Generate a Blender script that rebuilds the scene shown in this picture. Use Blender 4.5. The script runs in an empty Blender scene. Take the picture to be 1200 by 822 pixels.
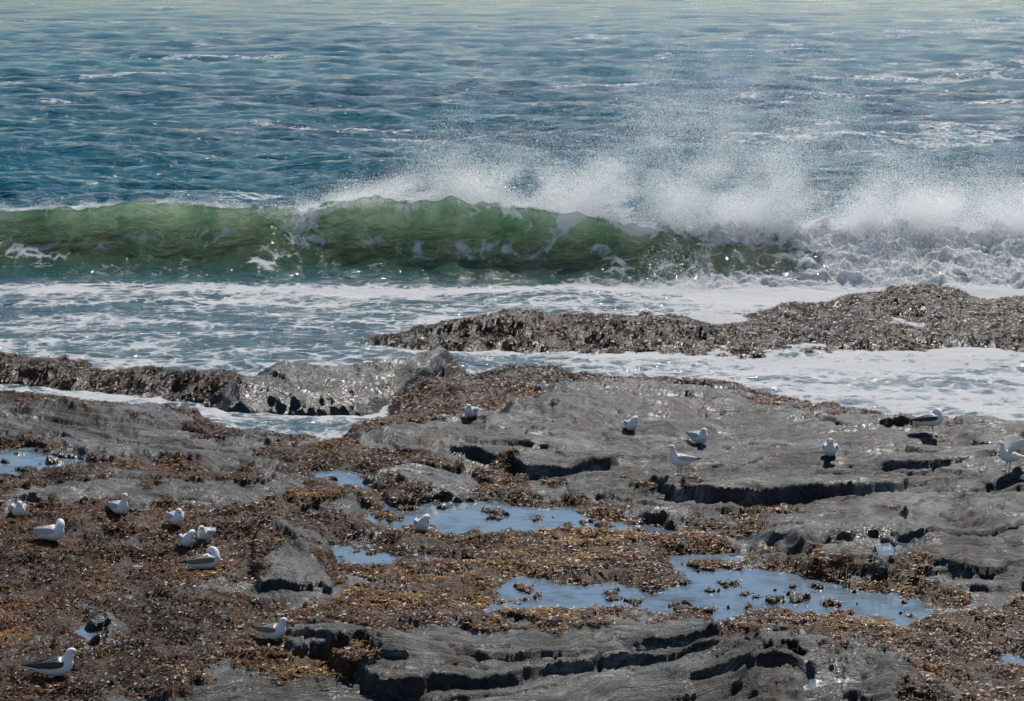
import bpy, math, numpy as np
from mathutils import Vector, Matrix
rng = np.random.default_rng(7)
# ------------------------------------------------------------------ camera
H = 11.0; F = 2800.0; PITCH = math.radians(9.55)
scene = bpy.context.scene
cam_d = bpy.data.cameras.new("camera"); cam = bpy.data.objects.new("camera", cam_d)
scene.collection.objects.link(cam); scene.camera = cam
cam_d.sensor_width = 36; cam_d.lens = 84.0; cam_d.clip_start = 0.5; cam_d.clip_end = 20000
cam.location = (0, 0, H); cam.rotation_euler = (math.radians(90) - PITCH, 0, 0)
def survey(a, b, z=0.0):
    """bearing/depression reading -> world XY on the level z"""
    u = (a - 600) / F; v = (411 - b) / F
    dy = math.cos(PITCH) + v * math.sin(PITCH); dz = -math.sin(PITCH) + v * math.cos(PITCH)
    t = (z - H) / dz
    return (u * t, dy * t)
def spoly(pts, z=0.6):
    return [survey(p[0], p[1], p[2] if len(p) > 2 else z) for p in pts]
# ------------------------------------------------------------------ noise
_p = rng.permutation(256); _p = np.concatenate([_p, _p, _p]).astype(np.int32)
_ga = rng.random(256) * 2 * np.pi; _gx = np.cos(_ga); _gy = np.sin(_ga); _r = rng.random((256, 5))
def pn(x, y, seed=0):
    x = x + seed * 17.31; y = y + seed * 9.77
    xi = np.floor(x).astype(np.int64); yi = np.floor(y).astype(np.int64)
    xf = x - xi; yf = y - yi; xi &= 255; yi &= 255
    u = xf * xf * xf * (xf * (xf * 6 - 15) + 10); v = yf * yf * yf * (yf * (yf * 6 - 15) + 10)
    def g(ix, iy, fx, fy):
        h = _p[_p[ix] + iy]
        return _gx[h] * fx + _gy[h] * fy
    a = g(xi, yi, xf, yf); b = g(xi + 1, yi, xf - 1, yf)
    c = g(xi, yi + 1, xf, yf - 1); d = g(xi + 1, yi + 1, xf - 1, yf - 1)
    return ((a + (b - a) * u) * (1 - v) + (c + (d - c) * u) * v) * 1.5
def fbm(x, y, o=4, seed=0, gain=0.5):
    s = 0; a = 1.0; f = 1.0
    for i in range(o):
        s = s + a * pn(x * f, y * f, seed + i * 3 + 1); a *= gain; f *= 2.03
    return s
def plates(x, y, seed, tilt):
    """fractured slab blocks: per-cell height + tilt, and distance to nearest joint"""
    x = x + seed * 3.7; y = y + seed * 5.3
    xi = np.floor(x).astype(np.int64); yi = np.floor(y).astype(np.int64)
    d1 = np.full(x.shape, 1e9); d2 = np.full(x.shape, 1e9); hh = np.zeros(x.shape)
    for i in (-1, 0, 1):
        for j in (-1, 0, 1):
            cx = xi + i; cy = yi + j; k = _p[_p[cx & 255] + (cy & 255)]; R = _r[k]
            ox = cx + 0.1 + 0.8 * R[..., 0]; oy = cy + 0.1 + 0.8 * R[..., 1]
            dx = x - ox; dy = y - oy; d = np.sqrt(dx * dx + dy * dy)
            n = d < d1
            d2 = np.where(n, d1, np.minimum(d2, d))
            hh = np.where(n, (R[..., 2] - 0.5) + tilt * ((R[..., 3] - 0.5) * dx + (R[..., 4] - 0.75) * dy), hh)
            d1 = np.where(n, d, d1)
    return hh, d2 - d1
def sstep(a, b, x):
    t = np.clip((x - a) / (b - a), 0, 1); return t * t * (3 - 2 * t)
def sdf(poly, X, Y, pad=3.0):
    out = np.full(X.shape, 9.0)
    P = np.array(poly); mn = P.min(0) - pad; mx = P.max(0) + pad
    m = (X > mn[0]) & (X < mx[0]) & (Y > mn[1]) & (Y < mx[1])
    x = X[m]; y = Y[m]
    if x.size == 0: return out
    d = np.full(x.shape, 1e9); ins = np.zeros(x.shape, bool); n = len(P)
    for i in range(n):
        ax, ay = P[i]; bx, by = P[(i + 1) % n]
        ex, ey = bx - ax, by - ay; wx = x - ax; wy = y - ay
        t = np.clip((wx * ex + wy * ey) / (ex * ex + ey * ey + 1e-9), 0, 1)
        d = np.minimum(d, (wx - ex * t) ** 2 + (wy - ey * t) ** 2)
        c = ((ay > y) != (by > y))
        if abs(ey) > 1e-9: ins ^= c & (x < ax + ex * (y - ay) / ey)
    d = np.sqrt(d); out[m] = np.where(ins, -d, d)
    return out
# ------------------------------------------------------------------ mesh helpers
def mesh_np(name, co, quads, attrs=None, mat=None, smooth=True, k=4):
    me = bpy.data.meshes.new(name); nv = len(co); nf = len(quads)
    me.vertices.add(nv); me.vertices.foreach_set("co", np.ascontiguousarray(co, np.float32).ravel())
    me.loops.add(nf * k); me.loops.foreach_set("vertex_index", np.ascontiguousarray(quads, np.int32).ravel())
    me.polygons.add(nf); me.polygons.foreach_set("loop_start", np.arange(nf, dtype=np.int32) * k)
    me.polygons.foreach_set("use_smooth", np.full(nf, smooth))
    me.update(calc_edges=True)
    for n, a in (attrs or {}).items():
        at = me.attributes.new(n, 'FLOAT', 'POINT'); at.data.foreach_set("value", np.ascontiguousarray(a, np.float32).ravel())
    if mat: me.materials.append(mat)
    ob = bpy.data.objects.new(name, me); scene.collection.objects.link(ob)
    return ob
def grid_mesh(name, X, Y, Z, attrs=None, mat=None):
    R, C = X.shape
    i = np.arange(R * C).reshape(R, C)
    q = np.stack([i[:-1, :-1], i[:-1, 1:], i[1:, 1:], i[1:, :-1]], -1).reshape(-1, 4)
    return mesh_np(name, np.stack([X, Y, Z], -1).reshape(-1, 3), q, attrs, mat)
# ------------------------------------------------------------------ node helper
class NT:
    def __init__(s, name):
        s.m = bpy.data.materials.new(name); s.m.use_nodes = True; s.t = s.m.node_tree
        s.t.nodes.clear(); s.out = s.t.nodes.new('ShaderNodeOutputMaterial')
    def n(s, typ, ins=None, **kw):
        nd = s.t.nodes.new('ShaderNode' + typ)
        for k, v in kw.items(): setattr(nd, k, v)
        for k, v in (ins or {}).items(): s.set(nd, k, v)
        return nd
    def set(s, nd, k, v):
        if isinstance(v, bpy.types.NodeSocket): s.t.links.new(v, nd.inputs[k])
        else: nd.inputs[k].default_value = v
    def math(s, op, a, b=0.0, c=None, clamp=False):
        ins = {0: a, 1: b}
        if c is not None: ins[2] = c
        nd = s.n('Math', ins, operation=op); nd.use_clamp = clamp; return nd.outputs[0]
    def attr(s, name): return s.n('Attribute', attribute_name=name).outputs['Fac']
    def mix(s, f, a, b):
        nd = s.t.nodes.new('ShaderNodeMix'); nd.data_type = 'RGBA'
        for k, v in ((0, f), (6, a), (7, b)): s.set(nd, k, v)
        return nd.outputs[2]
    def msh(s, f, a, b):
        m = s.n('MixShader', {0: f}); s.t.links.new(a, m.inputs[1]); s.t.links.new(b, m.inputs[2]); return m.outputs[0]
    def ramp(s, fac, stops):
        nd = s.n('ValToRGB', {0: fac}); e = nd.color_ramp.elements
        while len(e) < len(stops): e.new(0.5)
        for el, (p, c) in zip(e, stops): el.position = p; el.color = (*c, 1) if len(c) == 3 else c
        return nd.outputs[0]
    def noise(s, vec, scale, detail=4, rough=0.5, dist=0.0):
        return s.n('TexNoise', {'Vector': vec, 'Scale': scale, 'Detail': detail, 'Roughness': rough, 'Distortion': dist}).outputs[0]
    def mapv(s, vec, scale=(1, 1, 1), rot=(0, 0, 0)):
        return s.n('Mapping', {'Vector': vec, 'Scale': scale, 'Rotation': rot}).outputs[0]
    def mr(s, v, a, b, c=0.0, d=1.0):
        return s.n('MapRange', {0: v, 1: a, 2: b, 3: c, 4: d}).outputs[0]
    def done(s, sh): s.t.links.new(sh, s.out.inputs[0]); return s.m
def G(v): return (v[0], v[1], v[2], 1)
# ------------------------------------------------------------------ materials
def mat_rock():
    t = NT("shore_rock"); pos = t.n('NewGeometry').outputs['Position']
    weed = t.attr("weed"); wet = t.attr("wet"); crk = t.attr("crack")
    cb = t.n('CombineXYZ', {0: t.attr("gu"), 1: t.attr("gv"), 2: 0.0}).outputs[0]     # along / across the bedding
    n1 = t.noise(t.mapv(cb, (0.5, 2.4, 1)), 1.8, 5, 0.65)
    n4 = t.noise(t.mapv(cb, (0.9, 6.0, 1)), 4.0, 4, 0.75)
    n2 = t.noise(pos, 0.5, 3, 0.6); n3 = t.noise(pos, 18, 4, 0.75)
    f = t.math('ADD', t.math('MULTIPLY', n1, 0.30), t.math('ADD', t.math('MULTIPLY', n2, 0.26), t.math('ADD', t.math('MULTIPLY', n3, 0.18), t.math('MULTIPLY', n4, 0.26))))
    rock = t.ramp(f, [(0.42, (0.006, 0.006, 0.006)), (0.47, (0.024, 0.024, 0.023)), (0.52, (0.070, 0.068, 0.064)), (0.585, (0.22, 0.215, 0.20))])
    rust = t.mix(t.mr(t.noise(pos, 0.9, 4, 0.7), 0.52, 0.68), rock, G((0.052, 0.036, 0.022)))
    rock = t.mix(t.math('MULTIPLY', wet, 0.7), rust, G((0.010, 0.0105, 0.0115)))
    rock = t.mix(t.math('MULTIPLY', crk, 0.85), rock, G((0.005, 0.005, 0.005)))
    w1 = t.noise(pos, 11, 4, 0.75, 0.5); w2 = t.noise(pos, 0.8, 3, 0.6)
    wf = t.math('ADD', t.math('MULTIPLY', w1, 0.65), t.math('MULTIPLY', w2, 0.35))
    wc = t.ramp(wf, [(0.38, (0.012, 0.006, 0.003)), (0.48, (0.048, 0.021, 0.007)), (0.56, (0.10, 0.043, 0.013)), (0.68, (0.18, 0.092, 0.022))])
    wc = t.mix(t.math('MULTIPLY', wet, 0.5), wc, G((0.016, 0.008, 0.004)))
    ws = t.mr(t.math('ADD', weed, t.math('MULTIPLY', t.math('SUBTRACT', t.noise(pos, 6, 4, 0.7), 0.5), 1.6)), 0.4, 0.6)
    col = t.mix(ws, rock, wc)
    ro = t.math('SUBTRACT', 0.56, t.math('MULTIPLY', wet, 0.26))
    ro = t.math('ADD', ro, t.math('MULTIPLY', t.math('SUBTRACT', n3, 0.5), 0.7), clamp=True)
    hh = t.math('ADD', t.math('MULTIPLY', n1, 0.6), t.math('ADD', t.math('MULTIPLY', n3, 0.5), t.math('MULTIPLY', n4, 0.7)))
    hh = t.math('ADD', hh, t.math('MULTIPLY', t.math('MULTIPLY', w1, ws), 1.0))
    bp = t.n('Bump', {'Strength': 1.0, 'Distance': 0.055, 'Height': hh}).outputs[0]
    p = t.n('BsdfPrincipled', {'Base Color': col, 'Roughness': ro, 'Normal': bp, 'Specular IOR Level': t.mr(wet, 0, 1, 0.22, 0.42)})
    return t.done(p.outputs[0])
def mat_weed():
    t = NT("seaweed_frond"); tone = t.attr("tone")
    c = t.ramp(tone, [(0.0, (0.010, 0.005, 0.002)), (0.32, (0.045, 0.018, 0.006)), (0.62, (0.13, 0.050, 0.011)), (0.86, (0.25, 0.12, 0.020)), (1.0, (0.36, 0.22, 0.03))])
    p = t.n('BsdfPrincipled', {'Base Color': c, 'Roughness': 0.4, 'Specular IOR Level': 0.12})
    tr = t.n('BsdfTranslucent', {'Color': c})
    return t.done(t.msh(0.25, p.outputs[0], tr.outputs[0]))
def mat_sea():
    t = NT("sea_water"); pos = t.n('NewGeometry').outputs['Position']
    foam = t.attr("foam"); green = t.attr("green"); shore = t.attr("shore")
    big = t.noise(t.mapv(pos, (0.012, 0.03, 0.0)), 1.0, 3, 0.6)
    deep = t.mix(t.mr(big, 0.35, 0.65), G((0.002, 0.057, 0.094)), G((0.006, 0.100, 0.130)))
    deep = t.mix(shore, deep, G((0.095, 0.155, 0.19)))
    gc = t.mix(t.mr(t.noise(t.mapv(pos, (1.0, 0.6, 0.5)), 0.9, 3, 0.6), 0.35, 0.7), G((0.05, 0.11, 0.075)), G((0.12, 0.21, 0.14)))
    col = t.mix(green, deep, gc)  # brighter green base colour stands in for backlight coming through the wave
    b1 = t.noise(t.mapv(pos, (0.8, 1.5, 1.0), (0, 0, 0.12)), 1.6, 4, 0.65, 0.4)
    b2 = t.noise(t.mapv(pos, (0.8, 1.2, 1.0), (0, 0, -0.2)), 0.35, 3, 0.6, 0.3)
    hgt = t.math('ADD', t.math('MULTIPLY', b1, 0.27), t.math('MULTIPLY', b2, 0.85))
    hgt = t.math('MULTIPLY', hgt, t.mr(green, 0, 1, 1.0, 0.5))
    bp = t.n('Bump', {'Strength': 1.0, 'Distance': 1.0, 'Height': hgt}).outputs[0]
    p = t.n('BsdfPrincipled', {'Base Color': col, 'Roughness': 0.08, 'IOR': 1.33, 'Specular IOR Level': t.mr(shore, 0, 1, 0.13, 0.28), 'Normal': bp})
    tl = t.n('BsdfTranslucent', {'Color': t.mix(t.mr(t.noise(t.mapv(pos, (1, 0.3, 0.4)), 0.9, 4, 0.6), 0.35, 0.65), G((0.38, 0.60, 0.44)), G((0.88, 1.0, 0.82))), 'Normal': bp})
    water = t.msh(t.math('MULTIPLY', green, 0.68), p.outputs[0], tl.outputs[0])
    d = t.n('TexNoise', {'Vector': pos, 'Scale': 0.7, 'Detail': 2.0}).outputs['Color']
    vv = t.n('VectorMath', {0: pos, 1: t.n('VectorMath', {0: d, 1: (1.6, 1.6, 1.6)}, operation='MULTIPLY').outputs[0]}, operation='ADD').outputs[0]
    vo = t.n('TexVoronoi', {'Vector': vv, 'Scale': 1.5}, feature='DISTANCE_TO_EDGE').outputs['Distance']
    vo2 = t.n('TexVoronoi', {'Vector': vv, 'Scale': 4.5}, feature='DISTANCE_TO_EDGE').outputs['Distance']
    lace = t.math('ADD', t.mr(vo, 0.0, 0.22, 1.0, 0.0), t.mr(vo2, 0.0, 0.25, 0.5, 0.0))
    fn = t.noise(pos, 1.1, 6, 0.7, 0.6)
    val = t.math('ADD', t.math('MULTIPLY', fn, 0.8), t.math('MULTIPLY', lace, 0.18))
    mk = t.mr(t.math('ADD', val, foam), 1.0, 1.18)
    fb = t.n('Bump', {'Strength': 0.6, 'Distance': 0.10, 'Height': t.noise(pos, 5, 4, 0.7)}).outputs[0]
    fp = t.n('BsdfDiffuse', {'Color': G((0.88, 0.90, 0.92)), 'Normal': fb})
    ft = t.n('BsdfTranslucent', {'Color': G((0.95, 0.96, 0.96)), 'Normal': fb})
    return t.done(t.msh(mk, water, t.msh(0.45, fp.outputs[0], ft.outputs[0])))
def mat_pool():
    t = NT("pool_water"); pos = t.n('NewGeometry').outputs['Position']
    bp = t.n('Bump', {'Strength': 0.4, 'Distance': 0.02, 'Height': t.noise(t.mapv(pos, (0.7, 1.4, 1)), 5, 3, 0.5)}).outputs[0]
    c = t.mix(t.mr(t.noise(pos, 1.1, 5, 0.65), 0.48, 0.66), G((0.14, 0.195, 0.25)), G((0.055, 0.06, 0.055)))  # blue tone paints part of the sky reflection into the base colour
    p = t.n('BsdfPrincipled', {'Base Color': c, 'Roughness': 0.04, 'IOR': 1.5, 'Normal': bp})
    return t.done(p.outputs[0])
def mat_spray():
    t = NT("spray_droplets")
    d = t.n('BsdfDiffuse', {'Color': G((0.98, 0.98, 0.98))}); r = t.n('BsdfTranslucent', {'Color': G((0.98, 0.98, 0.98))})
    return t.done(t.msh(0.5, d.outputs[0], r.outputs[0]))
def mat_simple(name, c, ro=0.6, var=0.15, sc=40):
    t = NT(name); pos = t.n('TexCoord').outputs['Object']
    n = t.noise(pos, sc, 4, 0.6)
    col = t.mix(n, G([v * (1 - var) for v in c]), G([min(1, v * (1 + var)) for v in c]))
    p = t.n('BsdfPrincipled', {'Base Color': col, 'Roughness': ro, 'Normal': t.n('Bump', {'Strength': 0.3, 'Distance': 0.004, 'Height': n}).outputs[0]})
    return t.done(p.outputs[0])
M_ROCK, M_WEED, M_SEA, M_POOL, M_SPRAY = mat_rock(), mat_weed(), mat_sea(), mat_pool(), mat_spray()
# ------------------------------------------------------------------ terrain
NR, NC = 1150, 900
Yr = 25 * (84 / 25) ** np.linspace(0, 1, NR); half = 9.0 + 0.17 * (Yr - 25) + 1.0
U = np.linspace(-1, 1, NC)
X = half[:, None] * U[None, :]; Y = np.repeat(Yr[:, None], NC, 1)
w1 = fbm(X * 0.55, Y * 0.4, 4, 1); w2 = fbm(X * 0.55, Y * 0.4, 4, 21)
hf = fbm(X * 2.5, Y * 1.6, 3, 41)
XW = X + 0.40 * w1 + 0.10 * hf; YW = Y + 0.55 * w2 + 0.16 * hf
C_POLY = [(-400, 470), (0, 468), (100, 472), (225, 482), (240, 503), (330, 512), (400, 522), (415, 500), (470, 482), (485, 455), (560, 434), (640, 432), (720, 445), (800, 450), (880, 457), (960, 477), (1060, 492), (1200, 503), (1600, 510), (2300, 1300), (-1100, 1300)]
A_POLY = [(448, 396, .2), (475, 375), (540, 352, .8), (600, 347, .8), (680, 354), (780, 358), (860, 352), (880, 340), (1000, 328), (1080, 320), (1200, 324), (1500, 325), (1500, 425, 0), (1200, 420, 0), (1120, 410, 0), (1000, 416, 0), (880, 420, 0), (700, 415, 0), (560, 410, 0)]
B_POLY = [(-400, 400, .5), (0, 404, .5), (60, 408, .5), (150, 418, .5), (240, 425, .5), (330, 424, .5), (330, 450, 0), (270, 475, 0), (230, 468, 0), (120, 464, 0), (0, 452, 0), (-400, 452, 0)]
B2_POLY = [(275, 486, 0), (255, 462, .3), (300, 432, .8), (345, 420, .9), (410, 418, .9), (470, 428, .6), (527, 436, .3), (500, 460, 0), (430, 485, 0), (330, 490, 0)]
und = fbm(X * 0.35, Y * 0.25, 3, 61)
fine = fbm(X * 1.3, Y * 1.0, 4, 71)
h = np.full(X.shape, -1.3)
def add_slab(poly, top, tx=0, ty=0, steep=1.5, rnd=0.12, und_a=0.0, warp=1.0, z=0.6, rw=0.5):
    global h
    P = spoly(poly, z); c = np.mean(P, 0)
    d = sdf(P, X + (XW - X) * warp, Y + (YW - Y) * warp)
    hs = top + tx * (X - c[0]) + ty * (Y - c[1]) + und_a * und - np.maximum(0, d) * steep - rnd * sstep(-rw, 0.05, d)
    h = np.maximum(h, np.where(d < 8, hs, -1.3)); return d
dC = add_slab(C_POLY, 0.76, 0, 0, 0.9, 0.25, 0.10)
POOLS = [([(-60, 530), (0, 530), (40, 524), (85, 525), (134, 535), (105, 549), (40, 557), (-60, 562)], 0.66),
         ([(360, 556), (400, 550), (440, 563), (500, 577), (600, 588), (660, 602), (720, 615), (782, 628), (700, 628), (600, 624), (520, 624), (450, 618), (466, 592), (460, 580), (400, 573)], 0.62),
         ([(388, 662), (392, 640), (440, 636), (446, 646), (560, 652), (564, 661), (450, 658)], 0.62),
         ([(548, 716), (600, 700), (610, 678), (640, 676), (700, 688), (765, 688), (800, 668), (835, 648), (855, 666), (960, 674), (1010, 696), (1110, 714), (1060, 730), (980, 718), (880, 712), (760, 724), (700, 718), (640, 714)], 0.60),
         ([(72, 762), (90, 735), (112, 732), (108, 752)], 0.66),
         ([(1150, 800), (1180, 772), (1260, 750), (1260, 785), (1200, 790)], 0.62),
         ([(985, 632), (1040, 632), (1085, 648), (1060, 654), (1000, 642)], 0.84),
         ([(945, 786), (985, 783), (1005, 790), (960, 795)], 0.86)]
pool_d = []
OFF = -0.08
lump = fbm(X * 1.6, Y * 1.4, 4, 151, 0.6); lump2 = fbm(X * 6, Y * 5, 3, 161, 0.6)
def carve(i):
    global h
    poly, lv = POOLS[i]
    d = sdf(spoly(poly, lv), XW, YW) ; pool_d.append(d)
    d2 = d + 0.36 * fine + OFF
    rim = lv + 0.015 + 0.22 * np.clip(d2, 0, 0.6)
    t = sstep(1.5, 0.3, d2)
    ins = sstep(0, -0.35, d2)
    bot = 0.13 * ins * (1 - 1.25 * sstep(0.25, 0.6, lump))   # low weed islands just break the surface
    h = np.where(d < 8, h * (1 - t) + (rim - bot) * t, h)
    h = np.where((d2 > 0.05) & (d2 < 1.0), np.maximum(h, lv + 0.03), h)
for i in range(6): carve(i)
add_slab(A_POLY, 0.20, 0, 0, 0.6, 0.25, 0.30, rw=1.2)
add_slab([(448, 398, .2), (480, 372, .7), (550, 350, 1.0), (620, 350, 1.0), (720, 366, .6), (640, 408, 0), (540, 410, 0)], 1.10, 0, 0.08, 0.5, 0.75, 0.06, rw=2.4)
add_slab([(600, 352, .5), (700, 362, .5), (820, 364, .5), (920, 382, .4), (860, 416, 0), (700, 414, 0), (620, 410, 0)], 0.60, 0, 0.04, 0.5, 0.5, 0.12, rw=2.4)
add_slab([(870, 345, .6), (1000, 332, .6), (1080, 322, .6), (1150, 340, .4), (1000, 356, .2)], 0.32, 0, 0, 0.5, 0.3, 0.05, rw=1.2)
add_slab(B_POLY, 0.42, 0, 0.03, 0.7, 0.35, 0.2, rw=1.2)
dB2 = add_slab(B2_POLY, 0.74, -0.03, 0.18, 1.2, 0.25, 0, 0.4)
add_slab([(420, 500), (500, 487), (600, 478), (640, 458), (740, 447), (860, 457), (960, 478), (1060, 493), (1400, 505), (1400, 560), (1100, 562), (1060, 560), (1000, 578), (880, 596), (800, 588), (700, 575), (620, 550), (560, 530), (440, 515)], 0.96, 0.01, 0.0, 1.4, 0.12, 0.08, 0.6, 0.9, rw=0.7)
add_slab([(600, 478), (640, 458), (740, 447), (860, 457), (900, 480), (800, 500), (700, 500), (620, 495)], 1.18, 0, 0.04, 0.8, 0.25, 0.0, 0.8, 0.9, rw=1.2)
add_slab([(800, 588, .8), (880, 596, .8), (1000, 578, .8), (1060, 560, .8), (1040, 545), (900, 540), (760, 560)], 1.14, 0, -0.06, 3.0, 0.03, 0.0, 0.4, 1.0)
add_slab([(540, 512, .9), (640, 530, .9), (720, 548, .9), (700, 556, .8), (610, 545, .8), (540, 524, .8)], 1.04, 0, -0.1, 2.2, 0.03, 0.0, 0.4, 1.0)
add_slab([(870, 600), (960, 588), (1100, 572), (1400, 575), (1400, 690), (1130, 690), (1080, 665), (1000, 670), (900, 645), (850, 615)], 0.86, 0.0, 0.02, 0.8, 0.12, 0.08, 0.9, 0.8, rw=0.7)
add_slab([(1100, 580), (1400, 575), (1400, 640), (1200, 650), (1120, 620)], 1.05, 0.0, 0.0, 1.2, 0.16, 0.05, 0.9, 0.8, rw=0.9)
add_slab([(340, 738), (560, 727), (760, 737), (880, 730), (935, 760), (700, 770), (560, 792), (450, 802), (400, 777)], 1.00, 0, -0.03, 2.2, 0.07, 0.05, 0.6, 0.8)
add_slab([(170, 800), (330, 795), (450, 812), (560, 803), (720, 782), (940, 770), (1110, 792), (1130, 900), (60, 900)], 0.84, 0, 0, 1.4, 0.10, 0.05, 0.7, 0.8, rw=0.7)
add_slab([(290, 660), (300, 632), (355, 628), (392, 650), (388, 688), (310, 690)], 1.06, 0, 0.05, 3.0, 0.08, 0, 0.6, 0.8)
add_slab([(-200, 478), (0, 476), (215, 480), (235, 500), (330, 522), (300, 545), (160, 538), (0, 515), (-200, 510)], 0.90, 0, 0.0, 1.1, 0.12, 0.05, 0.8, 0.8)
add_slab([(-200, 570), (60, 562), (250, 552), (370, 560), (350, 590), (180, 600), (0, 592), (-200, 590)], 0.86, 0, 0.0, 0.9, 0.12, 0.05, 0.9, 0.8)
add_slab([(430, 552), (500, 536), (570, 542), (575, 572), (480, 580)], 0.84, 0, 0.0, 1.0, 0.12, 0.05, 0.9, 0.8)
carve(6); carve(7)
GREY = [([(395, 508), (480, 480), (600, 474), (650, 455), (740, 444), (860, 454), (960, 476), (1060, 492), (1400, 500), (1400, 600), (1050, 603), (960, 604), (870, 604), (790, 596), (700, 580), (610, 560), (560, 535), (440, 518)], 0.9),
        ([(860, 600), (960, 588), (1400, 570), (1400, 690), (1130, 692), (1080, 668), (1000, 672), (900, 648), (850, 615)], 0.85),
        ([(340, 738), (560, 725), (760, 733), (880, 726), (940, 758), (1110, 788), (1130, 910), (280, 910), (160, 805), (260, 785), (380, 770)], 0.85),
        ([(-200, 475), (215, 478), (240, 500), (335, 518), (310, 548), (150, 540), (0, 515), (-200, 512)], 0.85),
        ([(-200, 570), (60, 562), (250, 550), (380, 556), (350, 588), (180, 596), (0, 585), (-200, 590)], 0.85),
        ([(285, 668), (295, 632), (355, 626), (394, 648), (390, 692), (310, 692)], 0.9), (B2_POLY, 0.7),
        ([(425, 560), (500, 534), (570, 540), (577, 574), (480, 582)], 0.85), ([(350, 590), (400, 575), (478, 578), (478, 602), (440, 615), (370, 605)], 0.7),
        ([(830, 600), (980, 640), (930, 668), (860, 640)], 0.8), ([(90, 720), (130, 705), (140, 725), (100, 740)], 0.8)]
gv_ = np.full(X.shape, -9.0)
for g, z in GREY: gv_ = np.maximum(gv_, -sdf(spoly(g, z), XW, YW))
patch = fbm(X * 0.9, Y * 0.6, 5, 91, 0.6)
weed = 1 - sstep(-0.18, 0.18, gv_ * 0.7 + patch * 0.85 - 0.14)
weed = np.where(dB2 < 0.2, weed * 0.15, weed)
# bedding: two strike directions (seaward slabs dip one way, lower-right / near slabs the other)
side = sstep(0.5, 4.5, X + (48 - Y) * 0.6 + 1.5 * w1)
bare = 1 - weed
def bedding(th, sd_):
    ca, sa = math.cos(th), math.sin(th)
    A = X * ca - Y * sa + 0.5 * w1; B = X * sa + Y * ca + 0.45 * w2 + 1.2 * pn(X * 0.13, Y * 0.13, sd_)
    swell = fbm(A * 0.12, B * 0.42, 3, sd_ + 1)                      # broad rounded backs
    hh_ = 0.22 * swell
    def led(sp, amp, sh, sd2, wob, lo=0.0):
        qq = (B + wob * fbm(A * 0.5, B * 0.5, 3, sd2)) / sp; k = np.floor(qq); fr = qq - k
        on = sstep(lo, lo + 0.35, fbm(A * 0.22 + k * 3.1, B * 0.05 + k * 7.7, 2, sd2 + 3))   # each ledge fades in and out
        return amp * on * np.clip(fr / sh, 0, 1) * (1 - np.clip((fr - sh) / (1 - sh), 0, 1))
    hh_ = hh_ + led(2.3, 0.13, 0.05, sd_ + 5, 0.5, 0.2) + led(0.95, 0.055, 0.08, sd_ + 9, 0.3, 0.1) + led(0.33, 0.030, 0.15, sd_ + 13, 0.12, -0.1)
    hh_ = hh_ + 0.022 * fbm(A * 0.9, B * 6.0, 3, sd_ + 17) + 0.03 * fbm(A * 0.5, B * 2.2, 3, sd_ + 19)
    p1, e1 = plates(A * 0.24, B * 0.7, sd_, 1.1); p2, e2 = plates(A * 0.85 + 0.1 * hf, B * 2.4, sd_ + 1, 1.3)
    p3, e3 = plates(A * 2.6 + 0.15 * hf, B * 6.5, sd_ + 2, 1.3)
    jm = sstep(0.0, 0.4, fbm(X * 0.6, Y * 0.6, 2, sd_ + 23)); jm2 = sstep(-0.1, 0.35, fbm(X * 0.35, Y * 0.35, 2, sd_ + 27))
    j1 = sstep(0.03, 0.0, e1) * jm2; j2 = sstep(0.035, 0.0, e2) * jm
    cr = sstep(0.018, 0.0, np.abs(fbm(A * 0.25, B * 1.1, 3, sd_ + 31))) * jm2
    hh_ = hh_ + 0.07 * p1 + 0.045 * p2 * (0.4 + 0.6 * jm) + 0.018 * p3 - 0.05 * j1 - 0.015 * j2 - 0.03 * cr
    return hh_, np.clip(j1 + 0.7 * j2 + cr, 0, 1), A, B
h1, c1, A1, B1 = bedding(0.62, 401); h2, c2, A2, B2 = bedding(-0.30, 501)
h = h + bare * ((h1 * (1 - side) + h2 * side) - 0.05)
crk = (c1 * (1 - side) + c2 * side) * bare
GU = np.where(side < 0.5, A1, A2); GV = np.where(side < 0.5, B1, B2)
vf = fbm(X * 5, Y * 4, 3, 141)
h = h + bare * (0.008 * vf + 0.02 * fine)
pd = np.minimum.reduce(pool_d); pf = 0.15 + 0.85 * sstep(-0.2, 1.3, pd)
far = sstep(54, 62, Y)
h = h + weed * (0.060 * lump + 0.030 * lump2) * pf
wet = np.clip(sstep(0.35, -0.1, h) + 0.55 * sstep(0.4, 0.0, pd) + 0.95 * (dB2 < 0.3) + 0.60 * sstep(46, 58, Y + 2.5 * w1 + 0.3 * X) + 0.6 * sstep(-0.05, 0.5, patch), 0, 1)
grid_mesh("rocky_shore", X, Y, h, {"weed": weed, "wet": wet, "crack": crk, "gu": GU, "gv": GV}, M_ROCK)
def terrain_z(x, y):
    r = np.log(y / 25) / np.log(84 / 25) * (NR - 1); hw = 9.0 + 0.17 * (y - 25) + 1.0
    c = (x / hw + 1) / 2 * (NC - 1)
    r = int(np.clip(r, 0, NR - 2)); c = int(np.clip(c, 0, NC - 2))
    return float(h[r:r + 2, c:c + 2].mean())
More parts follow.
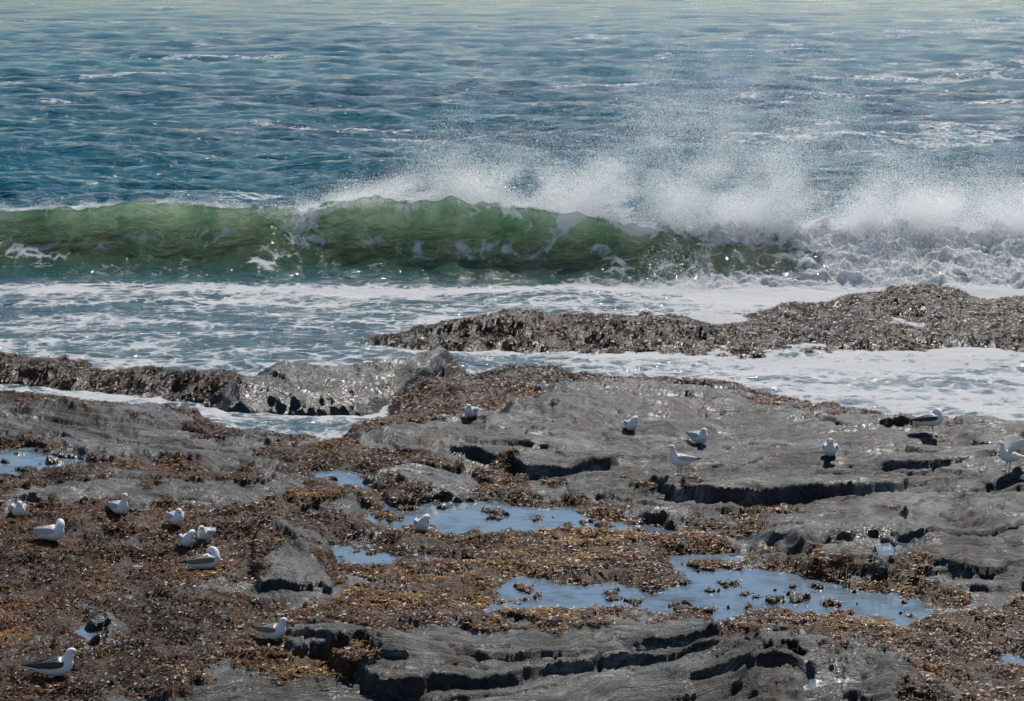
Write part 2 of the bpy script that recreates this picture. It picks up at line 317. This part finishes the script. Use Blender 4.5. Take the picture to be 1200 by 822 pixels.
for i, (poly, lv) in enumerate(POOLS):
    P = np.array(spoly(poly, lv)); mn = P.min(0) - 1.1; mx = P.max(0) + 1.1; st = 0.06
    gx, gy = np.meshgrid(np.arange(mn[0], mx[0], st), np.arange(mn[1], mx[1], st))
    a = fbm(gx * 0.55, gy * 0.4, 4, 1); b = fbm(gx * 0.55, gy * 0.4, 4, 21); c = fbm(gx * 2.5, gy * 1.6, 3, 41)
    d = sdf(spoly(poly, lv), gx + 0.40 * a + 0.10 * c, gy + 0.55 * b + 0.16 * c) + 0.36 * fbm(gx * 1.3, gy * 1.0, 4, 71) + OFF
    R, C = gx.shape; idx = np.arange(R * C).reshape(R, C)
    qd = np.stack([idx[:-1, :-1], idx[:-1, 1:], idx[1:, 1:], idx[1:, :-1]], -1).reshape(-1, 4)
    keep = (d[:-1, :-1] < 0.22).ravel(); qd = qd[keep]
    used, inv = np.unique(qd, return_inverse=True)
    co = np.stack([gx.ravel(), gy.ravel(), np.full(R * C, lv)], -1)[used]
    mesh_np("tide_pool", co, inv.reshape(-1, 4), None, M_POOL)
# ------------------------------------------------------------------ seaweed
vis = (np.abs(X) < 0.235 * Y + 0.6) & (Y > 30) & (h > 0.03)
cell = (half[:, None] / 450) * np.gradient(Yr)[:, None]
below = np.zeros(X.shape, bool)
for d, (poly, lv) in zip(pool_d, POOLS): below |= (d < 0.8) & (h < lv + 0.005)
tuft = np.clip(0.75 + 1.3 * fbm(X * 1.8, Y * 1.4, 3, 171), 0.06, 2)
pr = (sstep(0.3, 0.8, weed) * vis * (~below) * cell * tuft * (1.6 - 1.0 * far)).ravel(); pr /= pr.sum()
NF = 210000
pick = rng.choice(pr.size, NF, p=pr)
px_ = X.ravel()[pick] + rng.normal(0, 0.015, NF); py_ = Y.ravel()[pick] + rng.normal(0, 0.02, NF); pz_ = h.ravel()[pick]
fr_ = far.ravel()[pick]
L = rng.uniform(0.04, 0.12, NF) * (1 + 0.4 * fr_); W = L * rng.uniform(0.14, 0.34, NF); a = rng.uniform(0, 2 * np.pi, NF)
dx = np.cos(a); dy = np.sin(a); lift = rng.uniform(-0.1, 0.28, NF) * L * (1 - 0.2 * fr_); roll = rng.uniform(-0.45, 0.45, NF)
co = np.zeros((NF, 6, 3))
for k, (tt, ww, zz) in enumerate(((0, 0.5, 0), (0.55, 1.0, 1.0), (1.0, 0.35, 0.55))):
    for s, sg in enumerate((-1, 1)):
        co[:, k * 2 + s, 0] = px_ + dx * L * tt - sg * dy * W * ww * 0.5
        co[:, k * 2 + s, 1] = py_ + dy * L * tt + sg * dx * W * ww * 0.5
        co[:, k * 2 + s, 2] = pz_ + 0.008 + lift * zz + sg * roll * W * ww * 0.5
b = np.arange(NF)[:, None] * 6
qd = np.concatenate([b + np.array([0, 1, 3, 2]), b + np.array([2, 3, 5, 4])], 0)
tone = 0.43 + 0.34 * fbm(px_ * 0.35, py_ * 0.3, 3, 181) + 0.30 * fbm(px_ * 2.0, py_ * 1.8, 2, 191) + rng.normal(0, 0.08, NF) + 0.20 * sstep(-6, 1, px_) * sstep(60, 50, py_) - 0.14 * fr_
mesh_np("seaweed", co.reshape(-1, 3), qd, {"tone": np.repeat(np.clip(tone, 0, 1), 6)}, M_WEED)
# ------------------------------------------------------------------ sea
Ys = np.concatenate([np.linspace(40, 76, 260), np.linspace(76, 100, 350)[1:], 30800 / np.linspace(308, 50, 430)[1:], 616 * (9000 / 616) ** np.linspace(0, 1, 60)[1:]])
NCs = 760; Us = np.linspace(-1, 1, NCs)
hs = 10 + 0.27 * Ys
SX = hs[:, None] * Us[None, :]; SY = np.repeat(Ys[:, None], NCs, 1)
res = np.maximum(np.gradient(Ys), hs * 2 / NCs)[:, None]
SZ = np.zeros(SX.shape); calm = (0.3 + 0.7 * sstep(78, 92, SY))
lam = 0.7
while lam < 45:
    for _ in range(3):
        th = rng.normal(0, 0.85); ph = rng.uniform(0, 6.28); l_ = lam * rng.uniform(0.9, 1.1); kx = 2 * np.pi / l_ * math.sin(th); ky = 2 * np.pi / l_ * math.cos(th)
        am_ = 0.0098 * lam if lam < 9 else 0.088
        fade = np.clip((lam / res - 3) / 3, 0, 1)
        s = np.sin(kx * SX + ky * SY + ph)
        SZ += am_ * fade * (0.4 - np.abs(s) ** 1.3 * 0.6 + 0.4 * s) * (calm if lam < 14 else sstep(88, 115, SY))
    lam *= 1.2
def px2x(p): return (p - 600) * 82.5 / F
kx_ = np.array([px2x(p) for p in (-500, 0, 100, 190, 300, 345, 400, 480, 550, 640, 700, 760, 880, 1000, 1200, 1700)])
kA = np.array([1.6, 1.95, 2.1, 2.3, 2.05, 1.85, 2.35, 2.45, 2.4, 2.25, 2.0, 1.6, 1.5, 1.4, 1.3, 1.2])
kY = np.array([84, 84.2, 84, 83.8, 83.4, 83.5, 83.6, 83.2, 82.8, 82.3, 82.0, 81.7, 82, 82.2, 82.5, 83])
kO = np.array([0.3, 0.5, 0.7, 0.8, 0.6, 0.3, 0.6, 0.8, 0.95, 1.1, 1.1, 0.9, 0.6, 0.4, 0.3, 0.2])
def wave_params(x): return np.interp(x, kx_, kA), np.interp(x, kx_, kY), np.interp(x, kx_, kO)
A_, Yw, Ov = wave_params(SX)
A_ = A_ * (1 + 0.06 * pn(SX * 0.9, SX * 0 + 3, 5) + 0.04 * pn(SX * 2.6, SX * 0 + 7, 6)); Yw = Yw + 0.35 * pn(SX * 0.35, SX * 0, 8)
s = SY - Yw; Wf = 4.6
brk = sstep(px2x(710), px2x(850), SX + 1.6 * fbm(SX * 0.6, SY * 0.6, 4, 9) + 0.5 * s)
u = np.clip(-s / Wf, 0, 1)
prof = np.where(s < 0, (1 - u) ** (2.0 - 0.9 * brk), np.exp(-(s / 3.6) ** 2))
WZ = A_ * prof
gap = np.exp(-((SX - px2x(885)) / 1.5) ** 2) * sstep(-4.2, -3.4, s) * sstep(-0.8, -1.8, s)
tur = fbm(SX * 1.1, SY * 1.1, 6, 201, 0.62)
near = sstep(-5.8, -3.5, s + 0.6 * fbm(SX * 0.5, SY * 0.1, 3, 203)) * sstep(5, 1, s)
SZ = SZ * (1 - 0.6 * sstep(0, 0.5, prof)) + WZ
SYd = SY - Ov * prof ** 3 * (1 - 0.7 * brk)
SZ = SZ + brk * near * (0.30 * tur + 0.05) * (1 - gap) + 0.07 * fbm(SX * 1.2, SY * 0.8, 3, 205) * near
splash = np.exp(-((SX - px2x(350)) / 1.1) ** 2) * sstep(-2.2, -1.0, s) * sstep(1.5, 0, s)
SZ = SZ + splash * 0.25 * tur
rockd = np.full(SX.shape, 9.0)
for P in (C_POLY, A_POLY, B_POLY, B2_POLY): rockd = np.minimum(rockd, sdf(spoly(P, 0.3), SX, SY))
fb = fbm(SX * 0.25, SY * 0.5, 4, 211)
inshore = sstep(82, 77.0, SY + 0.8 * fb)
foam = inshore * (0.46 + 0.18 * fb + 0.20 * np.exp(-np.maximum(rockd, 0) / 1.3)) + inshore * 0.13 * sstep(0, 8, SX)
foam += 0.24 * np.exp(-((SY - 77.2 - 0.8 * fbm(SX * 0.3, SX * 0, 2, 215)) / 1.2) ** 2)
crest = sstep(-0.75, -0.1, s + 0.6 * fbm(SX * 0.9, SX * 0, 3, 221)) * sstep(2.2, 0.5, s)
foam = np.maximum(foam, crest * (0.46 + 0.22 * sstep(-6, 2, SX) + 0.22 * fbm(SX * 0.6, SX * 0 + 4, 3, 231)))
foam = np.maximum(foam, brk * near * (0.74 + 0.22 * tur - 0.6 * gap)); foam = np.maximum(foam, splash * 0.62)
foam = np.maximum(foam, 0.38 * np.exp(-((s + 1.8) / 1.8) ** 2) + (0.05 + 0.22 * fbm(SX * 0.5 + 0.3 * s, s * 0.8, 3, 233)) * sstep(-5, -4, s) * sstep(0, -0.5, s))
capn = fbm(SX * 0.035, SY * 0.05, 4, 241, 0.6) + 0.6 * fbm(SX * 0.16, SY * 0.22, 4, 251, 0.65)
off = sstep(88, 100, SY)
foam = np.maximum(foam, off * (0.42 * sstep(0.42, 1.1, capn + 0.38 * sstep(-0.05, 0.2, SX / SY)) + 0.13))
green = (0.25 + 0.75 * sstep(-4.2, -1.6, s)) * sstep(-5.4, -3.4, s + 0.4 * fb) * sstep(4.5, 2.5, s)  # stronger towards the crest, so the backlit glow is partly painted in colour
att = {"foam": foam, "green": green, "shore": inshore}
r0 = int(np.searchsorted(Ys, 76.5)); r1 = int(np.searchsorted(Ys, 95))
def part(name, a, b):
    sl = slice(a, b); grid_mesh(name, SX[sl], SYd[sl], SZ[sl], {k: v[sl] for k, v in att.items()}, M_SEA)
part("sea_shallows", 0, r0 + 1); part("breaking_wave", r0, r1 + 1); part("sea", r1, len(Ys))
# ------------------------------------------------------------------ spray
def tri_cloud(name, P, size):
    n = len(P); v = rng.normal(0, 1, (n, 3, 3)); v /= np.linalg.norm(v, axis=2, keepdims=True)
    co = P[:, None, :] + v * size[:, None, None]
    return mesh_np(name, co.reshape(-1, 3), np.arange(n * 3).reshape(-1, 3), None, M_SPRAY, False, 3)
N = 2900000
sx = rng.uniform(px2x(300), px2x(1330), N); hh = rng.gamma(1.55, 0.62, N)
pc = 600 + sx * F / 82.5
hscale = np.interp(pc, [300, 420, 480, 600, 700, 780, 900, 1000, 1100, 1330], [0.12, 0.28, 0.58, 0.68, 0.95, 1.2, 1.15, 0.98, 0.8, 0.6])
hscale = hscale * (1 + 0.40 * pn(sx * 0.45, sx * 0, 299)) + 0.45 * np.exp(-((pc - 750) / 32) ** 2) + 0.28 * np.exp(-((pc - 520) / 30) ** 2) + 0.35 * np.exp(-((pc - 895) / 40) ** 2)
dens = np.interp(pc, [300, 420, 480, 660, 720, 820, 1000, 1330], [0.05, 0.28, 0.5, 0.65, 1.0, 1.0, 0.95, 0.8])
z_ = hh * hscale
skew = sx - 0.2 * z_ + 0.7 * pn(sx * 0.4, z_ * 0.8, 303) + 0.25 * pn(sx * 1.5, z_ * 2.0, 304)
pl = 0.68 + 0.85 * pn(skew * 0.5, z_ * 0.45, 301) + 0.45 * pn(skew * 1.4, z_ * 1.0, 305) + 0.3 * pn(skew * 3, z_ * 2.5, 307)
plume = np.where(z_ < 0.12, 1.0, np.clip(pl, 0.10, 1.3))
keep = rng.random(N) < dens * plume * 0.9
sx, z_ = sx[keep], z_[keep]; n = len(sx)
aa, yy, oo = wave_params(sx)
top = np.interp(pc[keep], [640, 760, 880, 1330], [0, 0.2, 0.35, 0.3])
Pm = np.stack([sx + 0.3 * z_ + rng.normal(0, 0.12, n), yy + rng.normal(0.5, 0.9, n) + 0.4 * z_, aa - 0.25 + z_ * 1.05 + top * rng.random(n)], -1)
size = rng.uniform(0.008, 0.019, n)
P2n = 200000
x2 = rng.uniform(px2x(730), px2x(1350), P2n); a2, y2, o2 = wave_params(x2)
ss = -rng.random(P2n) ** 1.1 * 4.8
z2 = a2 * np.clip(1 + ss / 4.6, 0, 1) ** 1.2 + rng.exponential(0.26, P2n) * np.clip(1 + pn(x2 * 1.5, ss * 1.5, 311), 0.1, 2) + 0.08
k2 = (rng.random(P2n) < np.clip(0.5 + 1.4 * fbm(x2 * 0.8, ss, 3, 321), 0.04, 1) * sstep(px2x(720), px2x(820), x2)) & ~((np.abs(x2 - px2x(880)) < 1.6) & (ss < -0.8) & (rng.random(P2n) < 0.93))
Pq = np.stack([x2, y2 + ss, z2], -1)[k2]
P3n = 60000
x3 = np.concatenate([rng.uniform(px2x(-60), px2x(780), P3n), rng.normal(px2x(350), 0.8, 12000)]); a3, y3, o3 = wave_params(x3)
z3 = rng.exponential(0.12, len(x3)) * np.clip(0.6 + 1.6 * pn(x3 * 1.1, x3 * 0, 331), 0.05, 2)
Pr = np.stack([x3, y3 - o3 + rng.normal(0.3, 0.3, len(x3)), a3 + z3 - 0.05], -1)
allP = np.concatenate([Pm, Pq, Pr]); sizes = np.concatenate([size, rng.uniform(0.009, 0.024, len(Pq)), rng.uniform(0.007, 0.018, len(Pr))])
tri_cloud("sea_spray", allP, sizes)
# ------------------------------------------------------------------ gulls
MW = mat_simple("gull_white", (0.82, 0.82, 0.80), 0.7, 0.06); MG = mat_simple("gull_grey", (0.48, 0.50, 0.52), 0.7)
MK = mat_simple("gull_black", (0.045, 0.042, 0.042), 0.5); MY = mat_simple("gull_bill", (0.62, 0.42, 0.06), 0.4); MP = mat_simple("gull_leg", (0.45, 0.26, 0.22), 0.5)
MB = mat_simple("gull_mottled_brown", (0.20, 0.165, 0.13), 0.7, 0.8, 30)
def loft(V, Fc, secs, nseg=14):
    P = [Vector(s[:3]) for s in secs]; base = len(V); n = len(P)
    for i in range(n):
        t = (P[min(i + 1, n - 1)] - P[max(i - 1, 0)]).normalized()
        side = (Vector((0, 1, 0)) - t * t.y)
        side = side.normalized() if side.length > 0.05 else Vector((1, 0, 0))
        nrm = t.cross(side).normalized()
        for k in range(nseg):
            a = 2 * math.pi * k / nseg
            V.append(P[i] + side * math.cos(a) * secs[i][3] + nrm * math.sin(a) * secs[i][4])
    f0 = len(Fc)
    for i in range(n - 1):
        for k in range(nseg):
            k2 = (k + 1) % nseg; b0 = base + i * nseg; b1 = b0 + nseg
            Fc.append([b0 + k, b0 + k2, b1 + k2, b1 + k])
    Fc.append([base + k for k in range(nseg)][::-1]); Fc.append([base + (n - 1) * nseg + k for k in range(nseg)])
    return f0, len(Fc)
def densify(secs, m=3):
    out = []; S = np.array(secs, float); n = len(S)
    for i in range(n - 1):
        p0, p1, p2, p3 = S[max(i - 1, 0)], S[i], S[i + 1], S[min(i + 2, n - 1)]
        for j in range(m):
            t = j / m
            v = 0.5 * ((2 * p1) + (-p0 + p2) * t + (2 * p0 - 5 * p1 + 4 * p2 - p3) * t * t + (-p0 + 3 * p1 - 3 * p2 + p3) * t ** 3)
            v[3:] = np.maximum(v[3:], 0.004); out.append(tuple(v))
    out.append(tuple(S[-1])); return out
def gull(a, b, heading, pose='sit', back='grey', scale=1.0):
    V = []; Fc = []; mi = []
    def tag(r, m):
        while len(mi) < r[1]: mi.append(m)
    neck = {'sit': [(0.145, 0, 0.185, .064, .068), (0.165, 0, 0.225, .050, .053), (0.18, 0, 0.262, .047, .048), (0.212, 0, 0.278, .042, .04), (0.24, 0, 0.274, .028, .026), (0.256, 0, 0.27, .014, .013)],
            'rest': [(0.135, 0, 0.175, .070, .068), (0.14, 0, 0.205, .058, .055), (0.15, 0, 0.228, .049, .047), (0.18, 0, 0.238, .043, .038), (0.208, 0, 0.234, .027, .024), (0.222, 0, 0.23, .014, .013)],
            'preen': [(0.14, 0.01, 0.18, .068, .064), (0.145, 0.04, 0.225, .054, .054), (0.115, 0.075, 0.25, .047, .048), (0.075, 0.095, 0.235, .043, .042), (0.05, 0.10, 0.215, .028, .028), (0.038, 0.102, 0.204, .014, .014)],
            'alert': [(0.155, 0, 0.20, .058, .064), (0.175, 0, 0.255, .042, .046), (0.185, 0, 0.30, .042, .043), (0.215, 0, 0.32, .041, .039), (0.243, 0, 0.316, .027, .026), (0.258, 0, 0.312, .014, .013)]}
    legs = pose in ('stand', 'wings', 'standpreen')
    nk = neck[{'stand': 'alert', 'wings': 'alert', 'standpreen': 'preen'}.get(pose, pose)]
    body = [(-0.33, 0, 0.125, .03, .006), (-0.27, 0, 0.12, .045, .016), (-0.2, 0, 0.112, .06, .045), (-0.12, 0, 0.108, .09, .08), (-0.02, 0, 0.106, .112, .102), (0.07, 0, 0.115, .114, .112), (0.125, 0, 0.145, .09, .092)]
    tag(loft(V, Fc, densify(body + nk)), 0)
    mant = {'grey': 1, 'black': 2, 'brown': 5}[back]
    for i, f in enumerate(Fc):
        c = sum((V[k] for k in f), Vector()) / len(f)
        if -0.2 < c.x < 0.06 and c.z > 0.16 and abs(c.y) < 0.085 and not (pose in ('preen', 'standpreen') and c.z > 0.205): mi[i] = mant
    hd = Vector(nk[-1][:3]); dr = (hd - Vector(nk[-3][:3])).normalized()
    r = loft(V, Fc, [(*(hd - dr * .01), .013, .014), (*(hd + dr * .025), .009, .012), (*(hd + dr * .043 - Vector((0, 0, .002))), .007, .011), (*(hd + dr * .056 - Vector((0, 0, .008))), .002, .003)], 8); tag(r, 3)
    sidev = dr.cross(Vector((0, 0, 1))).normalized(); hc = Vector(nk[-3][:3]) + dr * .012 + Vector((0, 0, .008))
    for sg in (-1, 1):
        e = hc + sidev * sg * .038
        r = loft(V, Fc, [(*(e - dr * .007), .002, .002), (*(e - dr * .003), .006, .006), (*(e + dr * .003), .006, .006), (*(e + dr * .007), .002, .002)], 6); tag(r, 2)
    for sg in (-1, 1):
        if pose == 'wings':
            w = [(0.10, sg * .06, 0.16, .02, .03), (0.05, sg * .12, 0.26, .02, .07), (-0.06, sg * .17, 0.36, .012, .085), (-0.22, sg * .19, 0.40, .01, .06), (-0.36, sg * .18, 0.39, .008, .03), (-0.44, sg * .17, 0.37, .004, .006)]
        else:
            w = [(0.115, sg * .072, 0.145, .012, .02), (0.08, sg * .094, 0.15, .026, .045), (0.0, sg * .102, 0.148, .028, .055), (-0.11, sg * .084, 0.148, .026, .048), (-0.21, sg * .050, 0.15, .019, .034), (-0.30, sg * .022, 0.152, .012, .02), (-0.385, -sg * .004, 0.15, .005, .006)]
        f0, f1 = loft(V, Fc, densify(w), 12)
        for fi in range(f0, f1):
            c = sum((V[k] for k in Fc[fi]), Vector()) / len(Fc[fi])
            tip = c.x < -0.28
            m = 2 if tip else mant
            if tip and back != 'black' and (-0.34 < c.x < -0.32): m = 0
            if pose == 'wings' and not (c.x < -0.38): m = 0 if back == 'grey' else mant
            if not tip and c.z < 0.118 and pose != 'wings': m = 0
            mi.append(m)
    low = 0.002
    if legs:
        for sg in (-1, 1):
            y = sg * .045
            r = loft(V, Fc, [(0.0, y, 0.04, .022, .03), (0.005, y, -0.005, .011, .013), (0.0, y, -0.05, .006, .006), (0.012, y, -0.06, .008, .008), (0.006, y, -0.12, .005, .005), (0.004, y, -0.142, .007, .007)], 8); tag(r, 4)
            b0 = len(V)
            V += [Vector((-.012, y, -.14)), Vector((.07, y - .028, -.144)), Vector((.08, y, -.143)), Vector((.07, y + .028, -.144)), Vector((.01, y, -.132))]
            Fc += [[b0, b0 + 1, b0 + 4], [b0 + 1, b0 + 2, b0 + 4], [b0 + 2, b0 + 3, b0 + 4], [b0 + 3, b0, b0 + 4]]; mi += [4] * 4
        low = -0.146
    me = bpy.data.meshes.new("seagull"); me.from_pydata([v[:] for v in V], [], Fc)
    for m in (MW, MG, MK, MY, MP, MB): me.materials.append(m)
    me.polygons.foreach_set("material_index", mi); me.polygons.foreach_set("use_smooth", [True] * len(Fc)); me.update()
    ob = bpy.data.objects.new("seagull", me); scene.collection.objects.link(ob)
    z = 0.8
    for _ in range(6):
        x, y = survey(a, b, z); z = 0.5 * z + 0.5 * terrain_z(x, y)
    ob.scale = (scale,) * 3
    ob.location = (x, y, terrain_z(x, y) - low * scale + (0.012 if not legs else 0.0)); ob.rotation_euler = (0, math.radians(-8 if legs else -4), math.radians(heading))
    return ob
gull(22, 606, -70, 'rest', scale=1.15); gull(61, 634, -25, 'preen', scale=1.25); gull(140, 603, -50, 'alert', scale=1.15); gull(206, 616, -60, 'rest', scale=1.15)
gull(219, 641, -70, 'preen', scale=1.05); gull(241, 634, -110, 'rest', scale=1.05); gull(242, 668, 15, 'preen', 'brown', 1.2)
gull(320, 750, -30, 'sit', 'brown', 1.1); gull(66, 793, 0, 'sit', 'black', 1.25)
gull(552, 493, -110, 'rest', scale=1.15); gull(494, 623, -80, 'preen', scale=1.1); gull(739, 505, -80, 'preen', scale=1.1); gull(819, 521, -60, 'rest', scale=1.25)
gull(797, 560, 205, 'stand', scale=1.15); gull(973, 536, -100, 'sit', scale=1.25); gull(1092, 510, -10, 'standpreen', 'black', scale=1.2); gull(1182, 552, 205, 'wings', scale=1.1)
# ------------------------------------------------------------------ light
EL, AZ = math.radians(46), math.radians(18)
w = bpy.data.worlds.new("World"); scene.world = w; w.use_nodes = True; nt = w.node_tree
bg = nt.nodes["Background"]; sky = nt.nodes.new("ShaderNodeTexSky"); sky.sky_type = 'NISHITA'; sky.sun_disc = False
sky.sun_elevation = EL; sky.sun_rotation = AZ; sky.air_density = 1.0; sky.dust_density = 0.1; sky.ozone_density = 3.0
nt.links.new(sky.outputs[0], bg.inputs[0]); bg.inputs[1].default_value = 0.08
sd = Vector((math.sin(AZ) * math.cos(EL), math.cos(AZ) * math.cos(EL), math.sin(EL)))
ld = bpy.data.lights.new("sun", 'SUN'); ld.energy = 5.0; ld.angle = math.radians(0.5); ld.color = (1.0, 0.95, 0.88)
lo = bpy.data.objects.new("sun", ld); scene.collection.objects.link(lo); lo.rotation_euler = (-sd).to_track_quat('-Z', 'Y').to_euler(); lo.location = (20, 60, 60)
scene.view_settings.view_transform = 'Standard'; scene.view_settings.look = 'None'; scene.view_settings.exposure = 0
print("spray", len(allP))
